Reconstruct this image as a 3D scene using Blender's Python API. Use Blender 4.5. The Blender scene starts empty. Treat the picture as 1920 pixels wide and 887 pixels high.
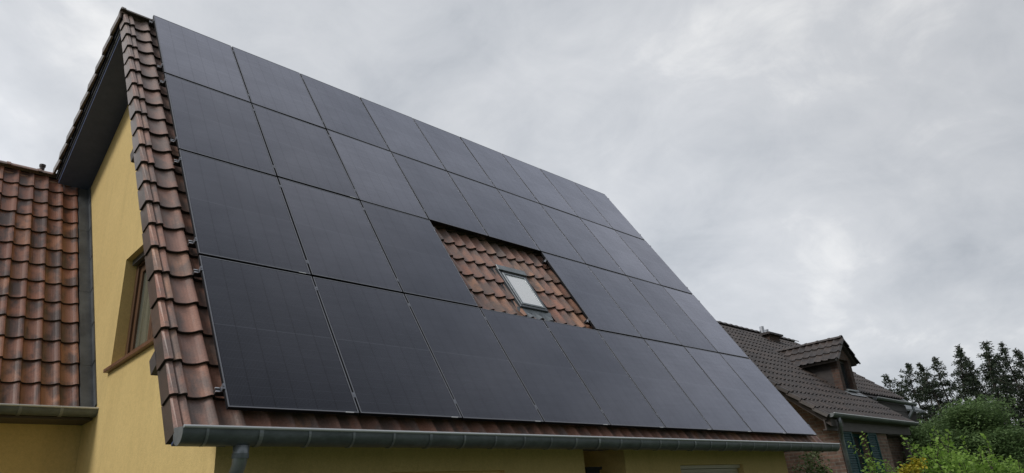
import bpy, bmesh, math, random
from mathutils import Vector, Matrix
import numpy as np
R = math.radians
random.seed(7)
sc = bpy.context.scene

# ------------------------------------------------------------------ camera
cam = bpy.data.cameras.new("camera")
cam.sensor_fit = 'HORIZONTAL'; cam.sensor_width = 36; cam.lens = 24.127
cam.clip_start = .05; cam.clip_end = 3000
camo = bpy.data.objects.new("camera", cam); sc.collection.objects.link(camo)
F_PX = 1286.7980
CAMV = Vector((-2.13785, -5.24122, 1.60000))
CR = Matrix(((0.721456, -0.688315, -0.075658), (0.210842, 0.322428, -0.922814), (0.659581, 0.649818, 0.377743)))   # rows: image right, image down, forward
def ray(px, py): return CR.transposed() @ Vector(((px-960)/F_PX, (py-443.5)/F_PX, 1))
camo.matrix_world = Matrix.Translation(CAMV) @ Matrix((CR[0], -CR[1], -CR[2])).transposed().to_4x4()
cam.lens = F_PX/1920*36
sc.camera = camo

# ------------------------------------------------------------------ view
sc.view_settings.view_transform = 'Standard'
sc.view_settings.look = 'None'
sc.view_settings.exposure = 0.32
sc.view_settings.gamma = 1.0
sc.render.resolution_x = 1024; sc.render.resolution_y = 473
sc.cycles.max_bounces = 6

# ------------------------------------------------------------------ world
SUN_EL, SUN_AZ = R(42), R(-84)        # azimuth from +y (clockwise), sun stands to the left
w = bpy.data.worlds.new("World"); sc.world = w; w.use_nodes = True
nt = w.node_tree; N = nt.nodes; L = nt.links
for n in list(N): N.remove(n)
out = N.new('ShaderNodeOutputWorld'); bg = N.new('ShaderNodeBackground'); L.new(bg.outputs[0], out.inputs[0])
bg.inputs['Strength'].default_value = 0.1
sky = N.new('ShaderNodeTexSky'); sky.sky_type = 'NISHITA'; sky.sun_disc = False
sky.sun_elevation = SUN_EL; sky.sun_rotation = SUN_AZ
tc = N.new('ShaderNodeTexCoord')
# cloud deck: direction projected onto a flat layer overhead
sep = N.new('ShaderNodeSeparateXYZ'); L.new(tc.outputs['Generated'], sep.inputs[0])
def math_(op, a, b=None, c=None, clamp=False, tree=None):
    T = tree or nt
    m = T.nodes.new('ShaderNodeMath'); m.operation = op; m.use_clamp = clamp
    for i, v in enumerate((a, b, c)):
        if v is None: continue
        if isinstance(v, (int, float)): m.inputs[i].default_value = v
        else: T.links.new(v, m.inputs[i])
    return m.outputs[0]
zz = math_('ADD', math_('MAXIMUM', sep.outputs[2], 0.0), 0.42)
px_ = math_('DIVIDE', sep.outputs[0], zz); py_ = math_('DIVIDE', sep.outputs[1], zz)
comb = N.new('ShaderNodeCombineXYZ'); L.new(px_, comb.inputs[0]); L.new(py_, comb.inputs[1])
def wnoise(scale, detail, rough, off, dist=0.0):
    mp = N.new('ShaderNodeMapping'); L.new(comb.outputs[0], mp.inputs[0]); mp.inputs['Location'].default_value = off
    n = N.new('ShaderNodeTexNoise'); n.inputs['Scale'].default_value = scale; n.inputs['Detail'].default_value = detail
    n.inputs['Roughness'].default_value = rough; n.inputs['Distortion'].default_value = dist
    L.new(mp.outputs[0], n.inputs['Vector']); return n.outputs[0]
n1 = wnoise(2.1, 8, .55, (3.2, 1.3, 0), .45)
n2 = wnoise(0.9, 3, .5, (7.7, 4.1, 0), .2)
n3 = wnoise(6.5, 9, .62, (1.2, 9.3, 0), .6)
s = math_('ADD', math_('MULTIPLY', n1, .50), math_('ADD', math_('MULTIPLY', n2, .32), math_('MULTIPLY', n3, .18)))
ramp = N.new('ShaderNodeValToRGB'); L.new(s, ramp.inputs[0])
cr = ramp.color_ramp
cr.elements[0].position = .38; cr.elements[0].color = (3.35, 3.6, 3.95, 1)
cr.elements[1].position = .62; cr.elements[1].color = (7.3, 7.35, 7.4, 1)
e = cr.elements.new(.47); e.color = (4.65, 4.86, 5.18, 1)
e = cr.elements.new(.56); e.color = (5.7, 5.85, 6.1, 1)
# broad brightness: brighter cloud around some directions (thin places), darker to the right
def lobe(dirv, sharp, amp):
    d = Vector(dirv).normalized()
    vm = N.new('ShaderNodeVectorMath'); vm.operation = 'DOT_PRODUCT'
    nrm = N.new('ShaderNodeVectorMath'); nrm.operation = 'NORMALIZE'; L.new(tc.outputs['Generated'], nrm.inputs[0])
    L.new(nrm.outputs[0], vm.inputs[0]); vm.inputs[1].default_value = d
    p = math_('POWER', math_('MAXIMUM', vm.outputs['Value'], 0.0), sharp)
    return math_('MULTIPLY', p, amp)
LOBES = []   # filled below once the camera rays are known
mixc = N.new('ShaderNodeMix'); mixc.data_type = 'RGBA'; mixc.inputs[0].default_value = .94
L.new(sky.outputs[0], mixc.inputs[6])
gain = N.new('ShaderNodeVectorMath'); gain.operation = 'SCALE'; L.new(ramp.outputs[0], gain.inputs[0])
L.new(gain.outputs[0], mixc.inputs[7]); L.new(mixc.outputs[2], bg.inputs['Color'])
g = 1.0
for dirv, sharp, amp in [((-.07, .93, .35), 70, .62),    # white gap low on the left
                         ((.25, .62, .72), 10, .0),
                         ((.84, .46, .32), 22, .16),
                         ((.90, .15, .42), 12, -.17),
                         ((.0, -.98, .12), 1.9, -.78)]:  # added dark sky, unseen behind the camera, dims front wall and low panels
    LOBES.append(lobe(dirv, sharp, amp))
acc = LOBES[0]
for l_ in LOBES[1:]: acc = math_('ADD', acc, l_)
L.new(math_('ADD', acc, .98), gain.inputs['Scale'])

sun = bpy.data.lights.new("sun", 'SUN'); sun.energy = 1.45; sun.angle = R(20); sun.color = (1, .965, .91)
suno = bpy.data.objects.new("sun", sun); sc.collection.objects.link(suno)
sd = Vector((math.sin(SUN_AZ)*math.cos(SUN_EL), math.cos(SUN_AZ)*math.cos(SUN_EL), math.sin(SUN_EL)))
suno.rotation_euler = sd.to_track_quat('Z', 'Y').to_euler(); suno.location = sd*60

# ------------------------------------------------------------------ roof frame of the main house
PITCH = R(58.628); Z0 = 2.532
CP, SP = math.cos(PITCH), math.sin(PITCH)
def W_(u, v, w_): return Vector((u, v*CP - w_*SP, v*SP + w_*CP + Z0))
ROT = Matrix(((1, 0, 0), (0, CP, -SP), (0, SP, CP)))

# ------------------------------------------------------------------ helpers
def tag(o, label=None, cat=None, group=None, kind=None):
    if label: o['label'] = label
    if cat: o['category'] = cat
    if group: o['group'] = group
    if kind: o['kind'] = kind
    return o
def empty(name, loc, label, cat, group=None):
    o = bpy.data.objects.new(name, None); sc.collection.objects.link(o); o.location = loc
    o.empty_display_size = .2
    return tag(o, label, cat, group)
def root_of(o):
    while o.parent: o = o.parent
    return o
class MB:
    def __init__(s): s.v = []; s.f = []; s.uv = None; s.mi = []
    def add(s, verts, faces, mi=0):
        b = len(s.v); s.v += [Vector(p) for p in verts]; s.f += [tuple(b+i for i in f) for f in faces]; s.mi += [mi]*len(faces); return s
    def quad(s, a, b, c, d, mi=0): return s.add([a, b, c, d], [(0, 1, 2, 3)], mi)
    def box(s, lo, hi, fn=None, mi=0):
        x0, y0, z0 = lo; x1, y1, z1 = hi
        P = [(x0,y0,z0),(x1,y0,z0),(x1,y1,z0),(x0,y1,z0),(x0,y0,z1),(x1,y0,z1),(x1,y1,z1),(x0,y1,z1)]
        if fn: P = [fn(*p) for p in P]
        return s.add(P, [(0,3,2,1),(4,5,6,7),(0,1,5,4),(1,2,6,5),(2,3,7,6),(3,0,4,7)], mi)
    def prism(s, poly, off):           # polygon (list of 3d pts) extruded by vector off
        n = len(poly); off = Vector(off); A = [Vector(p) for p in poly]; B = [p+off for p in A]
        return s.add(A+B, [tuple(range(n))[::-1], tuple(range(n, 2*n))]+[(i, (i+1) % n, n+(i+1) % n, n+i) for i in range(n)])
    def tube(s, pts, r, n=12, cap=True):
        pts = [Vector(p) for p in pts]; rr = r if isinstance(r, (list, tuple)) else [r]*len(pts)
        rings = []; prev = None
        for i, p in enumerate(pts):
            d = (pts[min(i+1, len(pts)-1)]-pts[max(i-1, 0)]).normalized()
            a = prev if prev else (Vector((0, 0, 1)) if abs(d.z) < .9 else Vector((1, 0, 0)))
            a = (a-d*a.dot(d)).normalized(); prev = a; b = d.cross(a)
            rings.append([p+(a*math.cos(t)+b*math.sin(t))*rr[i] for t in [2*math.pi*k/n for k in range(n)]])
        V = [q for g_ in rings for q in g_]; F = []
        for i in range(len(pts)-1):
            for k in range(n): F.append((i*n+k, i*n+(k+1) % n, (i+1)*n+(k+1) % n, (i+1)*n+k))
        if cap: F += [tuple(range(n))[::-1], tuple((len(pts)-1)*n+k for k in range(n))]
        return s.add(V, F)
    def strip(s, A, B):                # two polylines of the same length
        n = len(A)
        return s.add(list(A)+list(B), [(i, i+1, n+i+1, n+i) for i in range(n-1)])
    def build(s, name, mat, parent=None, smooth=False, bevel=0, loc=None):
        me = bpy.data.meshes.new(name)
        if parent: o0 = root_of(parent).location.copy()
        elif loc is not None: o0 = Vector(loc)
        else:
            mn = [min(p[i] for p in s.v) for i in range(3)]; mx = [max(p[i] for p in s.v) for i in range(3)]
            o0 = Vector(((mn[0]+mx[0])/2, (mn[1]+mx[1])/2, mn[2]))
        me.from_pydata([tuple(p-o0) for p in s.v], [], s.f)
        mats = mat if isinstance(mat, (list, tuple)) else [mat]
        for m in mats: me.materials.append(m)
        if len(mats) > 1: me.polygons.foreach_set('material_index', s.mi)
        # box-projected UVs in metres
        uv = me.uv_layers.new(name='UVMap')
        for p in me.polygons:
            n = p.normal; ax = max(range(3), key=lambda i: abs(n[i]))
            for li in p.loop_indices:
                c = me.vertices[me.loops[li].vertex_index].co + o0
                uv.data[li].uv = (c.y, c.z) if ax == 0 else ((c.x, c.z) if ax == 1 else (c.x, c.y))
        if smooth: me.polygons.foreach_set('use_smooth', [True]*len(me.polygons))
        o = bpy.data.objects.new(name, me); sc.collection.objects.link(o)
        if parent: o.parent = parent
        else: o.location = o0
        if bevel:
            b = o.modifiers.new('bevel', 'BEVEL'); b.width = bevel; b.segments = 2; b.limit_method = 'ANGLE'
        return o

# ------------------------------------------------------------------ materials
def mat(name, col=(.5, .5, .5), rough=.6, metal=0.0, spec=.5, build=None, coat=0, stint=None):
    m = bpy.data.materials.new(name); m.use_nodes = True; T = m.node_tree
    b = T.nodes['Principled BSDF']
    b.inputs['Base Color'].default_value = (*col, 1); b.inputs['Roughness'].default_value = rough
    b.inputs['Metallic'].default_value = metal; b.inputs['Specular IOR Level'].default_value = spec
    if stint: b.inputs['Specular Tint'].default_value = (*stint, 1)
    if coat: b.inputs['Coat Weight'].default_value = coat
    if build: build(T, b)
    return m
def nd(T, kind, **kw):
    n = T.nodes.new(kind)
    for k, v in kw.items():
        if k in n.inputs: n.inputs[k].default_value = v
        else: setattr(n, k, v)
    return n
def objc(T): return nd(T, 'ShaderNodeTexCoord').outputs['Object']
def noise(T, vec, scale, detail=4, rough=.55, stretch=None, dist=0):
    if stretch:
        mp = nd(T, 'ShaderNodeMapping'); mp.inputs['Scale'].default_value = stretch; T.links.new(vec, mp.inputs[0]); vec = mp.outputs[0]
    n = nd(T, 'ShaderNodeTexNoise'); n.inputs['Scale'].default_value = scale; n.inputs['Detail'].default_value = detail
    n.inputs['Roughness'].default_value = rough; n.inputs['Distortion'].default_value = dist
    T.links.new(vec, n.inputs['Vector']); return n.outputs[0]
def ramp_(T, fac, stops):
    r = nd(T, 'ShaderNodeValToRGB'); T.links.new(fac, r.inputs[0]); c = r.color_ramp
    c.elements[0].position = stops[0][0]; c.elements[0].color = (*stops[0][1], 1)
    c.elements[1].position = stops[-1][0]; c.elements[1].color = (*stops[-1][1], 1)
    for p, q in stops[1:-1]: c.elements.new(p).color = (*q, 1)
    return r.outputs[0]
def mixc_(T, fac, a, b, mode='MIX'):
    m = nd(T, 'ShaderNodeMix', data_type='RGBA', blend_type=mode)
    for i, v in ((0, fac), (6, a), (7, b)):
        if isinstance(v, (int, float)): m.inputs[i].default_value = v
        elif isinstance(v, tuple): m.inputs[i].default_value = (*v, 1)
        else: T.links.new(v, m.inputs[i])
    return m.outputs[2]
def bump(T, b, h, strength=.3, dist=.01):
    n = nd(T, 'ShaderNodeBump'); n.inputs['Strength'].default_value = strength; n.inputs['Distance'].default_value = dist
    T.links.new(h, n.inputs['Height']); T.links.new(n.outputs[0], b.inputs['Normal'])

def b_stucco(T, b):
    o = objc(T)
    big = noise(T, o, .8, 5, .6); fine = noise(T, o, 90, 3, .6); streak = noise(T, o, 3.2, 6, .65, (1, 1, .13))
    c = ramp_(T, big, [(.3, (.68, .505, .215)), (.7, (.75, .565, .25))])
    c = mixc_(T, math_('MULTIPLY', math_('SUBTRACT', streak, .47, clamp=True, tree=T), 1.6, tree=T), c, (.50, .37, .16))
    mot = noise(T, o, 26, 4, .6); c = mixc_(T, .35, c, ramp_(T, mot, [(.35, (.78, .78, .76)), (.65, (1.14, 1.13, 1.12))]), 'MULTIPLY')
    c = mixc_(T, .22, c, ramp_(T, fine, [(.35, (.44, .33, .14)), (.62, (.74, .56, .26))]))
    T.links.new(c, b.inputs['Base Color']); bump(T, b, fine, .55, .006)
M_stucco = mat('yellow_stucco', rough=.92, spec=.2, build=b_stucco)

def tile_mat(name, cols, dirt, grey, rough=.55, scale=1.0, lich=.25, ridge_pale=0):
    def f(T, b):
        o = objc(T); g = nd(T, 'ShaderNodeNewGeometry')
        rnd = g.outputs['Random Per Island']
        base = ramp_(T, rnd, [(0, cols[0]), (.35, cols[1]), (.7, cols[2]), (1, cols[3])])
        # shift the smudge pattern per tile
        sh = nd(T, 'ShaderNodeVectorMath', operation='ADD'); T.links.new(o, sh.inputs[0])
        cx = nd(T, 'ShaderNodeCombineXYZ'); T.links.new(math_('MULTIPLY', rnd, 40, tree=T), cx.inputs[0]); T.links.new(math_('MULTIPLY', rnd, 17, tree=T), cx.inputs[2])
        T.links.new(cx.outputs[0], sh.inputs[1])
        sm = noise(T, sh.outputs[0], 4.2*scale, 4, .6, (1.3, .7, .7), .3)
        smf = ramp_(T, sm, [(.44, (0, 0, 0)), (.60, (1, 1, 1))])
        c = mixc_(T, math_('MULTIPLY', smf, .8, tree=T), base, dirt)
        lg = noise(T, o, 1.1, 6, .6); lgf = ramp_(T, lg, [(.45, (0, 0, 0)), (.75, (1, 1, 1))])
        c = mixc_(T, math_('MULTIPLY', lgf, lich, tree=T), c, grey)
        if ridge_pale:      # tiles turn paler and greyer towards the ridge
            sp_ = nd(T, 'ShaderNodeSeparateXYZ'); T.links.new(o, sp_.inputs[0])
            hz = math_('ADD', sp_.outputs[2], math_('MULTIPLY', math_('SUBTRACT', lg, .5, tree=T), 3.0, tree=T), tree=T)
            mr = nd(T, 'ShaderNodeMapRange'); T.links.new(hz, mr.inputs[0]); mr.inputs[1].default_value = 4.6; mr.inputs[2].default_value = 8.2; mr.inputs[4].default_value = ridge_pale
            c = mixc_(T, mr.outputs[0], c, (.34, .28, .26))
        fn = noise(T, o, 70, 5, .65)
        c = mixc_(T, .5, c, ramp_(T, fn, [(.3, (.55, .55, .55)), (.7, (1.35, 1.3, 1.25))]), 'MULTIPLY')
        sp = noise(T, o, 38, 2, .5); c = mixc_(T, math_('MULTIPLY', ramp_(T, sp, [(.68, (0, 0, 0)), (.76, (1, 1, 1))]), .35, tree=T), c, (.3, .28, .24))
        T.links.new(c, b.inputs['Base Color'])
        T.links.new(math_('ADD', math_('MULTIPLY', fn, .3, tree=T), rough-.30, tree=T), b.inputs['Roughness'])
        bump(T, b, fn, .35, .004)
    return mat(name, rough=rough, spec=.42, build=f)
M_tile = tile_mat('clay_roof_tile', [(.36, .18, .135), (.42, .22, .16), (.32, .18, .145), (.46, .26, .175)], (.165, .135, .125), (.20, .165, .14), ridge_pale=.7)
M_tilew = tile_mat('wing_clay_tile', [(.22, .096, .067), (.30, .132, .086), (.19, .096, .075), (.34, .158, .094)], (.045, .036, .036), (.17, .14, .12), lich=.15)
M_tileside = tile_mat('stained_tile_side', [(.10, .066, .05), (.12, .08, .06), (.085, .062, .05), (.13, .09, .07)], (.06, .05, .042), (.16, .14, .12), ridge_pale=.75)
M_edge = mat('tile_edge_grime_and_shade', (.030, .022, .019), .8)  # dirty lip edge plus the shade of the gap below, painted dark
M_edge2 = mat('dark_tile_edge', (.016, .014, .014), .8)  # neighbour's tile lips: dirt and gap shade painted in one dark colour
M_tile2 = tile_mat('dark_roof_tile', [(.062, .048, .042), (.076, .058, .051), (.053, .043, .040), (.084, .064, .056)], (.03, .026, .026), (.09, .08, .075), lich=.3)
M_tileback = tile_mat('ridge_tile', [(.15, .115, .095), (.17, .13, .11), (.14, .115, .10), (.18, .14, .115)], (.08, .07, .06), (.20, .195, .17))

def b_zinc(T, b):
    o = objc(T); n = noise(T, o, 4.5, 8, .72, (1, 1, 2.0)); f = noise(T, o, 60, 3)
    c = ramp_(T, n, [(.3, (.085, .100, .104)), (.52, (.135, .155, .162)), (.72, (.20, .225, .24))])
    T.links.new(c, b.inputs['Base Color']); T.links.new(ramp_(T, n, [(.3, (.42,)*3), (.7, (.62,)*3)]), b.inputs['Roughness'])
    bump(T, b, f, .08, .002)
M_zinc = mat('weathered_zinc', rough=.5, metal=.55, build=b_zinc)
def b_zinc2(T, b):
    o = objc(T); n = noise(T, o, 5, 6, .65)
    T.links.new(ramp_(T, n, [(.3, (.16, .18, .195)), (.7, (.33, .355, .37))]), b.inputs['Base Color'])
M_zincl = mat('light_zinc', rough=.45, metal=.6, build=b_zinc2)
def b_lead(T, b):
    o = objc(T); n = noise(T, o, 4, 6, .65, (1, 1, .5)); 
    T.links.new(ramp_(T, n, [(.3, (.05, .055, .062)), (.7, (.12, .13, .14))]), b.inputs['Base Color'])
    bump(T, b, noise(T, o, 6, 3), .5, .02)
M_lead = mat('lead_flashing', rough=.6, metal=.2, build=b_lead)
def b_slate(T, b):
    o = objc(T); n = noise(T, o, 9, 5, .6); 
    T.links.new(ramp_(T, n, [(.3, (.050, .070, .150)), (.7, (.066, .088, .180))]), b.inputs['Base Color'])
M_soffit = mat('dark_soffit_boards', rough=.6, build=b_slate)
M_barge = mat('black_barge_paint', (.018, .020, .028), .6)
M_white = mat('white_paint', (.75, .76, .78), .5)
M_alu = mat('bare_aluminium', (.62, .63, .66), .3, metal=.9)
M_clamp = mat('clamp_aluminium', (.22, .23, .26), .42, metal=.7)
M_black = mat('black_anodised_rail', (.02, .021, .024), .45, metal=.4)
M_frame = mat('panel_frame_lit_rim', (.19, .195, .215), .4, metal=.6)  # top rim lightened: the edge highlight is put into its colour
M_frameedge = mat('frame_side_shade', (.008, .008, .010), .7, spec=.2)  # frame sides painted near black to carry their shade
M_backsheet = mat('black_backsheet', (.01, .01, .012), .6)
def b_wood(T, b):
    o = objc(T); n = noise(T, o, 14, 5, .6, (1, 1, .12))
    T.links.new(ramp_(T, n, [(.3, (.060, .030, .016)), (.7, (.15, .075, .038))]), b.inputs['Base Color']); bump(T, b, n, .2, .003)
M_wood = mat('brown_window_wood', rough=.45, build=b_wood)
M_sill = mat('brown_sill', rough=.4, build=lambda T, b: T.links.new(ramp_(T, noise(T, objc(T), 20, 4), [(.3, (.11, .05, .022)), (.7, (.20, .095, .045))]), b.inputs['Base Color']))
M_glass = mat('window_glass', (.03, .04, .045), .03, spec=.9)
M_glassc = mat('curtained_glass', rough=.05, spec=.9, build=lambda T, b: T.links.new(ramp_(T, noise(T, objc(T), 5, 2, .5, (1, 3, .1)), [(.3, (.05, .06, .055)), (.65, (.22, .22, .17))]), b.inputs['Base Color']))
M_dark = mat('dark_interior', (.012, .012, .012), .9)
M_greywood = mat('grey_brown_fascia', rough=.6, build=lambda T, b: T.links.new(ramp_(T, noise(T, objc(T), 12, 4, .6, (.3, 1, 1)), [(.3, (.062, .052, .050)), (.7, (.095, .080, .076))]), b.inputs['Base Color']))
M_clad = mat('dark_cladding', rough=.6, build=lambda T, b: T.links.new(ramp_(T, noise(T, objc(T), 12, 4, .6, (.3, 1, 1)), [(.3, (.030, .024, .024)), (.7, (.055, .045, .043))]), b.inputs['Base Color']))
M_shutter = mat('teal_shutter_paint', (.013, .070, .076), .6, spec=.3)
M_slat = mat('cream_roller_slat', (.50, .46, .36), .5)
M_skyf = mat('roof_window_frame', (.085, .095, .105), .38, metal=.5)
M_blind = mat('white_blind', (.92, .93, .94), .5, coat=1); M_blind.node_tree.nodes['Principled BSDF'].inputs['Coat IOR'].default_value = 2.3
def b_blindglass(T, b):
    pass
def b_pv(T, b):
    o = objc(T); sp = nd(T, 'ShaderNodeSeparateXYZ'); T.links.new(o, sp.inputs[0])
    info = nd(T, 'ShaderNodeObjectInfo')
    def lines(c, period, off, width):
        m = math_('FRACT', math_('DIVIDE', math_('ADD', c, off, tree=T), period, tree=T), tree=T)
        d = math_('ABSOLUTE', math_('SUBTRACT', m, .5, tree=T), tree=T)
        return math_('LESS_THAN', math_('SUBTRACT', .5, d, tree=T), width/period/2, tree=T)
    col = lines(sp.outputs[0], .1835, .5505+.1835, .0065)
    row = lines(sp.outputs[1], .0965, .0965*20, .0035)
    mid = math_('LESS_THAN', math_('ABSOLUTE', sp.outputs[1], tree=T), .006, tree=T)
    bus = lines(sp.outputs[0], .01147, .5505+.003, .0016)
    base = ramp_(T, info.outputs['Random'], [(0, (.003, .004, .008)), (.5, (.004, .005, .008)), (1, (.006, .005, .008))])
    c = mixc_(T, math_('MULTIPLY', bus, .8, tree=T), base, (.045, .055, .07))
    c = mixc_(T, math_('MULTIPLY', row, .5, tree=T), c, (.055, .062, .075))
    c = mixc_(T, math_('MULTIPLY', mid, .5, tree=T), c, (.045, .05, .06))
    c = mixc_(T, col, c, (.002, .002, .003))
    dust = noise(T, o, 2.3, 5, .6); 
    c = mixc_(T, math_('MULTIPLY', dust, .02, tree=T), c, (.30, .30, .34))
    spots = noise(T, o, 9, 3, .5); c = mixc_(T, math_('MULTIPLY', ramp_(T, spots, [(.72, (0, 0, 0)), (.80, (1, 1, 1))]), .10, tree=T), c, (.4, .4, .42))
    T.links.new(c, b.inputs['Base Color'])
    fine = noise(T, o, 5, 3, .5)
    b.inputs['Specular IOR Level'].default_value = 0.0
    lw = nd(T, 'ShaderNodeLayerWeight'); lw.inputs['Blend'].default_value = .5
    k = math_('ADD', math_('MULTIPLY', math_('POWER', lw.outputs['Facing'], 2.85, tree=T), 1.0, tree=T), .004, tree=T)
    st = noise(T, o, 3.0, 5, .6, (.5, 5.0, 1)); cl = noise(T, o, 1.1, 4, .55)
    for a_, f_ in ((col, -.18), (row, -.12), (mid, .12), (bus, .08)):
        k = math_('MULTIPLY', k, math_('ADD', math_('MULTIPLY', a_, f_, tree=T), 1.0, tree=T), tree=T)
    k = math_('MULTIPLY', k, math_('ADD', math_('MULTIPLY', st, .26, tree=T), .87, tree=T), tree=T)
    k = math_('MULTIPLY', k, math_('ADD', math_('MULTIPLY', cl, .40, tree=T), .80, tree=T), tree=T)
    k = math_('MULTIPLY', k, math_('ADD', math_('MULTIPLY', info.outputs['Random'], .22, tree=T), .89, tree=T), tree=T)
    gl_ = nd(T, 'ShaderNodeBsdfGlossy'); gl_.inputs['Roughness'].default_value = .10
    gl_.inputs['Color'].default_value = (.87, .885, 1.0, 1)
    mx = nd(T, 'ShaderNodeMixShader'); T.links.new(k, mx.inputs[0]); T.links.new(b.outputs[0], mx.inputs[1]); T.links.new(gl_.outputs[0], mx.inputs[2])
    T.links.new(mx.outputs[0], T.nodes['Material Output'].inputs[0])
M_pv = mat('solar_cell_glass', rough=.14, spec=.80, build=b_pv, stint=(.82, .89, 1.0))
def brick_mat(name, c1, c2, mortar, scale=1):
    def f(T, b):
        uv = nd(T, 'ShaderNodeUVMap').outputs[0]
        br = nd(T, 'ShaderNodeTexBrick'); T.links.new(uv, br.inputs['Vector'])
        br.inputs['Scale'].default_value = scale; br.inputs['Brick Width'].default_value = .22; br.inputs['Row Height'].default_value = .075
        br.inputs['Mortar Size'].default_value = .010; br.inputs['Mortar Smooth'].default_value = .2; br.inputs['Bias'].default_value = -.1
        br.inputs['Color1'].default_value = (*c1, 1); br.inputs['Color2'].default_value = (*c2, 1); br.inputs['Mortar'].default_value = (*mortar, 1)
        o = objc(T); n = noise(T, o, 3, 6, .6); fn = noise(T, o, 9, 4, .6)
        c = mixc_(T, .8, br.outputs[0], ramp_(T, n, [(.3, (.6, .58, .55)), (.7, (1.3, 1.22, 1.15))]), 'MULTIPLY')
        c = mixc_(T, .6, c, ramp_(T, fn, [(.3, (.55, .55, .55)), (.7, (1.35, 1.3, 1.3))]), 'MULTIPLY')
        T.links.new(c, b.inputs['Base Color']); bump(T, b, br.outputs[1], -.4, .01)
    return mat(name, rough=.85, spec=.2, build=f)
M_brick = brick_mat('weathered_brick', (.30, .20, .165), (.19, .135, .115), (.28, .255, .23))
M_brickd = brick_mat('dark_brick', (.115, .075, .062), (.08, .055, .048), (.10, .088, .08))
def leaf_mat(name, a, b_, c_, trans=.25, rough=.55, spec=.3):
    def f(T, b):
        g = nd(T, 'ShaderNodeNewGeometry'); o = objc(T)
        c = ramp_(T, g.outputs['Random Per Island'], [(0, a), (.5, b_), (1, c_)])
        n = noise(T, o, .9, 3); c = mixc_(T, .6, c, ramp_(T, n, [(.35, (.62, .66, .62)), (.65, (1.3, 1.25, 1.15))]), 'MULTIPLY')
        T.links.new(c, b.inputs['Base Color'])
        tr = nd(T, 'ShaderNodeBsdfTranslucent'); T.links.new(c, tr.inputs[0])
        mx = nd(T, 'ShaderNodeMixShader'); mx.inputs[0].default_value = trans
        T.links.new(b.outputs[0], mx.inputs[1]); T.links.new(tr.outputs[0], mx.inputs[2])
        T.links.new(mx.outputs[0], T.nodes['Material Output'].inputs[0])
    return mat(name, rough=rough, spec=spec, build=f)
M_needle = leaf_mat('conifer_needles', (.020, .034, .020), (.030, .046, .026), (.042, .055, .032), .12)
M_maple = leaf_mat('dark_green_leaves', (.11, .185, .075), (.145, .225, .09), (.19, .28, .12), .45)
M_bright = leaf_mat('bright_green_leaves', (.19, .33, .06), (.26, .42, .085), (.33, .48, .12), .5)
M_ivy = leaf_mat('variegated_leaves', (.06, .11, .03), (.10, .16, .05), (.30, .34, .20), .2)
M_yellow = leaf_mat('yellow_blossom', (.45, .36, .03), (.55, .45, .05), (.25, .30, .04), .3)
M_midgreen = leaf_mat('mid_green_leaves', (.04, .075, .022), (.06, .10, .03), (.08, .12, .035), .25)
M_bark = mat('bark', rough=.9, build=lambda T, b: T.links.new(ramp_(T, noise(T, objc(T), 8, 5, .6, (1, 1, .2)), [(.3, (.025, .020, .016)), (.7, (.065, .052, .042))]), b.inputs['Base Color']))
M_grass = mat('grass', rough=.9, build=lambda T, b: T.links.new(mixc_(T, .5, ramp_(T, noise(T, objc(T), .15, 6), [(.3, (.035, .06, .018)), (.7, (.07, .10, .03))]), ramp_(T, noise(T, objc(T), 14, 4), [(.3, (.03, .05, .015)), (.7, (.08, .11, .035))])), b.inputs['Base Color']))
M_paving = mat('grey_paving', rough=.85, build=lambda T, b: T.links.new(ramp_(T, noise(T, objc(T), 3, 6), [(.3, (.045, .044, .040)), (.7, (.08, .078, .07))]), b.inputs['Base Color']))

# ------------------------------------------------------------------ ground
g_ = MB()
g_.quad((-700, -700, 0), (1200, -700, 0), (1200, 900, 0), (-700, 900, 0))
tag(g_.build('ground', M_grass), kind='structure')
g_ = MB(); g_.box((-6, -1.6, .004), (11.2, .42, .03)); tag(g_.build('paved_path', M_paving), kind='structure')

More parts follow.
